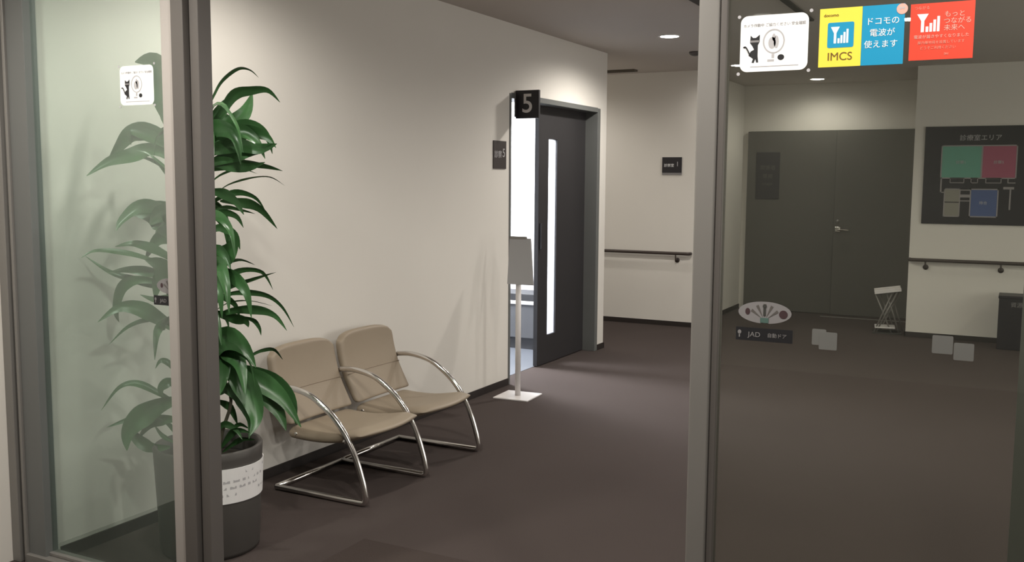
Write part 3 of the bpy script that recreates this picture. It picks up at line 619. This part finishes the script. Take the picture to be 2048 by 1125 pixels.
# ---------------------------------------------------------------- folding stand by the double doors
t = thing('folding_stand', 'small folding stand with crossed metal legs and a bright tray top', 'stand', (-1.15, 10.33, 0), rz=math.radians(8))
for y in (-0.09, 0.09):
    bm = bmesh.new(); x0 = -0.115 if y < 0 else -0.075; 
    add_tube(bm, [(x0, y, 0.012), (x0+0.15, y, 0.405)], 0.0075, 8); add_tube(bm, [(x0+0.16, y+0.012, 0.012), (x0, y+0.012, 0.395)], 0.0075, 8)
    obj('crossed_legs', bm, M['steel'], t, smooth=True)
    bm = bmesh.new(); add_tube(bm, [(x0+0.02, y, 0.012), (x0+0.20, y, 0.425)], 0.0075, 8); add_tube(bm, [(x0+0.235, y+0.012, 0.012), (x0+0.10, y+0.012, 0.41)], 0.0075, 8)
    obj('crossed_legs', bm, M['steel'], t, smooth=True)
obj('tray', B(((-0.125, -0.12, 0.0), (0.125, 0.12, 0.022)), ((-0.125, -0.12, 0.022), (0.125, -0.108, 0.036)), ((-0.125, 0.108, 0.022), (0.125, 0.12, 0.036))), M['white_metal'], t, loc=(0, 0, 0.415), rot=(0, math.radians(-9), 0), bevel=0.003)
obj('lower_plate', B(((-0.11, -0.10, 0.0), (0.08, 0.10, 0.014))), M['white_metal'], t, loc=(0, 0, 0.055), bevel=0.003)
obj('foot_bar', B(((-0.13, -0.11, 0.0), (0.14, -0.08, 0.014)), ((-0.13, 0.08, 0.0), (0.14, 0.11, 0.014))), M['gasket'], t)

# black bin by the right wall
t = thing('waste_bin', 'black box-shaped bin against the wall below the handrail', 'bin', (0.05, 9.93, 0))
obj('body', B(((-0.195, -0.14, 0.0), (0.195, 0.14, 0.465))), M['sign'], t, bevel=0.006)
obj('lid', B(((-0.20, -0.145, 0.465), (0.20, 0.145, 0.492))), M['sign'], t, bevel=0.004)
text('lettering', '資源ごみ', 0.05, (0.0, -0.1412, 0.41), M['ink_dim'], t)

# ---------------------------------------------------------------- stickers on the glass (all on the lobby face)
SY = GY-0.0062
def cat_sticker(cx, cz, label):
    t = thing('cat_sticker', label, 'sticker', (cx, SY, cz), group='cat stickers on the glass')
    obj('film', poly(rrect(-0.081, -0.067, 0.081, 0.067, 0.018), 0.0008), M['stk_white'], t)
    # black cat: body, head with ears, legs, curled tail
    cat = [(-0.052, -0.045), (-0.049, -0.036), (-0.060, -0.028), (-0.055, -0.018), (-0.047, -0.014), (-0.051, -0.006), (-0.057, 0.002), (-0.056, 0.020), (-0.050, 0.014), (-0.043, 0.014), (-0.034, 0.021),
           (-0.034, 0.004), (-0.038, -0.004), (-0.038, -0.018), (-0.038, -0.030), (-0.036, -0.045), (-0.041, -0.045), (-0.043, -0.036), (-0.047, -0.046)]
    obj('cat_print', poly(cat, 0.0004), M['black'], t, loc=(0, -0.0005, 0))
    bm = bmesh.new(); add_tube(bm, smooth_path([(-0.057, 0, -0.026), (-0.063, 0, -0.014), (-0.068, 0, -0.007), (-0.073, 0, -0.008)], 4), 0.0018, 6); obj('tail_print', bm, M['black'], t, loc=(0, -0.0006, 0))
    obj('cat_collar', poly([(-0.056, 0.003), (-0.035, 0.003), (-0.035, 0.008), (-0.056, 0.008)], 0.0003), M['ink_dim'], t, loc=(0, -0.0009, 0))
    bm = bmesh.new(); n = 36
    a = [bm.verts.new((0.0+0.026*math.cos(2*PI*k/n), 0, 0.004+0.029*math.sin(2*PI*k/n))) for k in range(n)]
    b_ = [bm.verts.new((0.0+0.023*math.cos(2*PI*k/n), 0, 0.004+0.026*math.sin(2*PI*k/n))) for k in range(n)]
    for k in range(n): bm.faces.new((a[k], a[(k+1) % n], b_[(k+1) % n], b_[k]))
    obj('ring_print', bm, M['ink_grey'], t, loc=(0, -0.0007, 0))
    obj('blade_print', polys([ell(-0.004, 0.0, 0.009, 0.014, 16), ell(0.006, 0.002, 0.006, 0.015, 16), ell(0.0, 0.013, 0.004, 0.009, 12)], 0.0003), M['ink_grey'], t, loc=(0, -0.0005, 0))
    obj('base_print', polys([rect(-0.004, -0.036, 0.002, -0.026), rect(-0.014, -0.044, 0.002, -0.039)], 0.0003), M['ink_grey'], t, loc=(0, -0.0005, 0))
    obj('black_dot_print', poly(ell(0.018, -0.035, 0.008, 0.007, 14), 0.0003), M['black'], t, loc=(0, -0.0005, 0))
    text('lettering', 'カメラ作動中 ご協力ください 安全確認', 0.0085, (0, -0.0004, 0.043), M['ink_grey'], t, sx=1.0)
    obj('fine_print', polys([rect(-0.055, -0.056, 0.06, -0.054)], 0.0003), M['ink_grey'], t, loc=(0, -0.0005, 0))
    for x, z in ((-0.084, -0.071), (0.084, -0.069), (0.086, 0.070), (-0.085, 0.066)):
        obj('corner_tab', poly(ell(x, z, 0.0042, 0.0042, 12), 0.0008), M['ink_grey'], t, loc=(0, -0.0002, 0))
cat_sticker(-0.553, 1.834, 'white cat sticker with rounded corners, left of the yellow and blue sticker')
cat_sticker(-2.720, 1.816, 'white cat sticker on the hazy narrow pane in front of the plant leaves')

def antenna(w_, h_, m_, t, x, z, y):
    """funnel-shaped aerial with rising bars"""
    P = [[(x, z+h_), (x+w_*0.48, z+h_), (x+w_*0.31, z+h_*0.62), (x+w_*0.31, z), (x+w_*0.18, z), (x+w_*0.18, z+h_*0.62)]]
    for k in range(4): P.append(rect(x+w_*(0.38+0.155*k), z, x+w_*(0.49+0.155*k), z+h_*(0.30+0.18*k)))
    obj('aerial_print', polys(P, 0.0003), m_, t, loc=(0, y, 0))
t = thing('signal_sticker', 'yellow and blue signal sticker with an aerial symbol and IMCS', 'sticker', (-0.355, SY, 1.838))
obj('yellow_film', poly(rect(-0.092, -0.068, 0.003, 0.067), 0.0008), M['yellow'], t)
obj('blue_film', poly(rect(0.0035, -0.068, 0.095, 0.067), 0.0008), M['blue'], t)
obj('blue_square', poly(rrect(-0.073, -0.024, -0.014, 0.034, 0.004), 0.0003), M['blue'], t, loc=(0, -0.0005, 0))
antenna(0.042, 0.038, M['white'], t, -0.066, -0.014, -0.0009)
text('lettering', 'IMCS', 0.026, (-0.044, -0.0004, -0.045), M['brown_ink'], t)
text('lettering', 'docomo', 0.010, (-0.066, -0.0004, 0.051), M['brown_ink'], t)
for s_, z, dx in (('ドコモの', 0.030, 0), ('電波が', 0.004, 0), ('使えます', -0.022, -0.002)):
    text('lettering', s_, 0.0185, (0.048+dx, -0.0004, z), M['white'], t)
o = obj('round_badge', poly(ell(0.089, 0.055, 0.012, 0.012, 20), 0.0004), M['pinkish'], t, loc=(0, -0.0008, 0))
obj('badge_face', polys([ell(0.086, 0.057, 0.0025, 0.003, 10), ell(0.092, 0.057, 0.0025, 0.003, 10)], 0.0003), M['ink_grey'], o, loc=(0, -0.0005, 0))

t = thing('signal_sticker', 'orange-red square sticker with a white aerial symbol and text lines', 'sticker', (-0.182, SY, 1.838))
obj('red_film', poly(rect(-0.066, -0.062, 0.066, 0.063), 0.0008), M['red'], t)
antenna(0.050, 0.040, M['white'], t, -0.052, 0.0, -0.0005)
text('lettering', 'もっと', 0.0145, (0.026, -0.0004, 0.036), M['pinkish'], t)
text('lettering', 'つながる', 0.0145, (0.032, -0.0004, 0.021), M['pinkish'], t)
text('lettering', '未来へ', 0.0145, (0.026, -0.0004, 0.006), M['pinkish'], t)
text('lettering', '電波が届きやすくなりました', 0.0088, (0.0, -0.0004, -0.011), M['pinkish'], t)
text('lettering', '屋内基地局を設置しています', 0.0075, (0.0, -0.0004, -0.024), M['salmon'], t)
text('lettering', 'どうぞご利用ください', 0.0075, (-0.006, -0.0004, -0.036), M['salmon'], t)
text('lettering', 'au', 0.010, (0.012, -0.0004, -0.049), M['salmon'], t)
text('lettering', 'つながる', 0.008, (-0.042, -0.0004, 0.053), M['salmon'], t)

def oval_sticker(cx, cz, label):
    t = thing('oval_sticker', label, 'sticker', (cx, SY, cz), group='oval automatic door stickers')
    obj('film', poly(ell(0, 0, 0.0655, 0.0275, 40), 0.0008), M['oval_grey'], t)
    obj('fan_lines', polys([[(math.sin(a)*0.008, -0.018+math.cos(a)*0.006), (math.sin(a+0.09)*0.040, -0.018+math.cos(a+0.09)*0.040), (math.sin(a-0.09)*0.040, -0.018+math.cos(a-0.09)*0.040)] for a in (-0.95, -0.48, 0.0, 0.48, 0.95)], 0.0003), M['steel_dark'], t, loc=(0, -0.0005, 0))
    obj('door_mark', polys([ell(0.0, 0.016, 0.005, 0.005, 12), rect(-0.003, -0.008, 0.003, 0.012)], 0.0003), M['gasket'], t, loc=(0, -0.0009, 0))
    obj('red_print', poly(ell(0.046, -0.002, 0.0105, 0.0105, 20), 0.0003), M['oval_red'], t, loc=(0, -0.0005, 0))
    obj('left_print', poly(ell(-0.042, 0.001, 0.006, 0.0085, 16), 0.0003), M['oval_red'], t, loc=(0, -0.0005, 0))
    obj('green_print', polys([rect(-0.010, -0.0255, 0.010, -0.013)], 0.0003), M['oval_green'], t, loc=(0, -0.0011, 0))
def label_sticker(cx, cz, label):
    t = thing('label_sticker', label, 'sticker', (cx, SY, cz), group='dark rectangular labels under the ovals')
    obj('film', poly(rrect(-0.070, -0.0165, 0.070, 0.0165, 0.002), 0.0008), M['black'], t)
    obj('icon', polys([ell(-0.061, 0.004, 0.0045, 0.0055, 14), rect(-0.0625, -0.009, -0.0595, 0.0)], 0.0003), M['ink_dim'], t, loc=(0, -0.0005, 0))
    text('lettering', 'JAD', 0.017, (-0.024, -0.0004, -0.001), M['ink_dim'], t, sx=1.1)
    text('lettering', '自動ドア', 0.012, (0.032, -0.0004, -0.001), M['ink_dim'], t)
oval_sticker(-0.553, 1.177, 'pale oval automatic door sticker on the wide tinted glass')
label_sticker(-0.553, 1.121, 'dark oblong label under the oval on the wide tinted glass')
oval_sticker(-2.587, 1.128, 'pale oval sticker on the hazy narrow pane, half behind the post')
label_sticker(-2.600, 1.076, 'dark oblong label on the hazy narrow pane, half behind the post')
for x0, z0, x1, z1, dy, lb in ((-0.437, 1.107, -0.404, 1.146, 0, 'small grey square of a film-and-reflection pair, mostly hidden under another square'), (-0.420, 1.097, -0.378, 1.140, -0.001, 'small grey square of a film-and-reflection pair overlapping another on the tinted glass'),
                           (-0.168, 1.110, -0.124, 1.152, 0, 'small grey square standing higher of the film-and-reflection pair below the map board'), (-0.122, 1.098, -0.080, 1.138, 0, 'small grey square standing lower of the film-and-reflection pair below the map board')):
    o = obj('film_or_reflection', poly(rrect(x0, z0, x1, z1, 0.003), 0.0008), M['frosted'], loc=(0, SY+dy, 0)); tag(o, lb, 'sticker', 'small grey film squares')  # each pair holds one film square and its reflection modelled as another
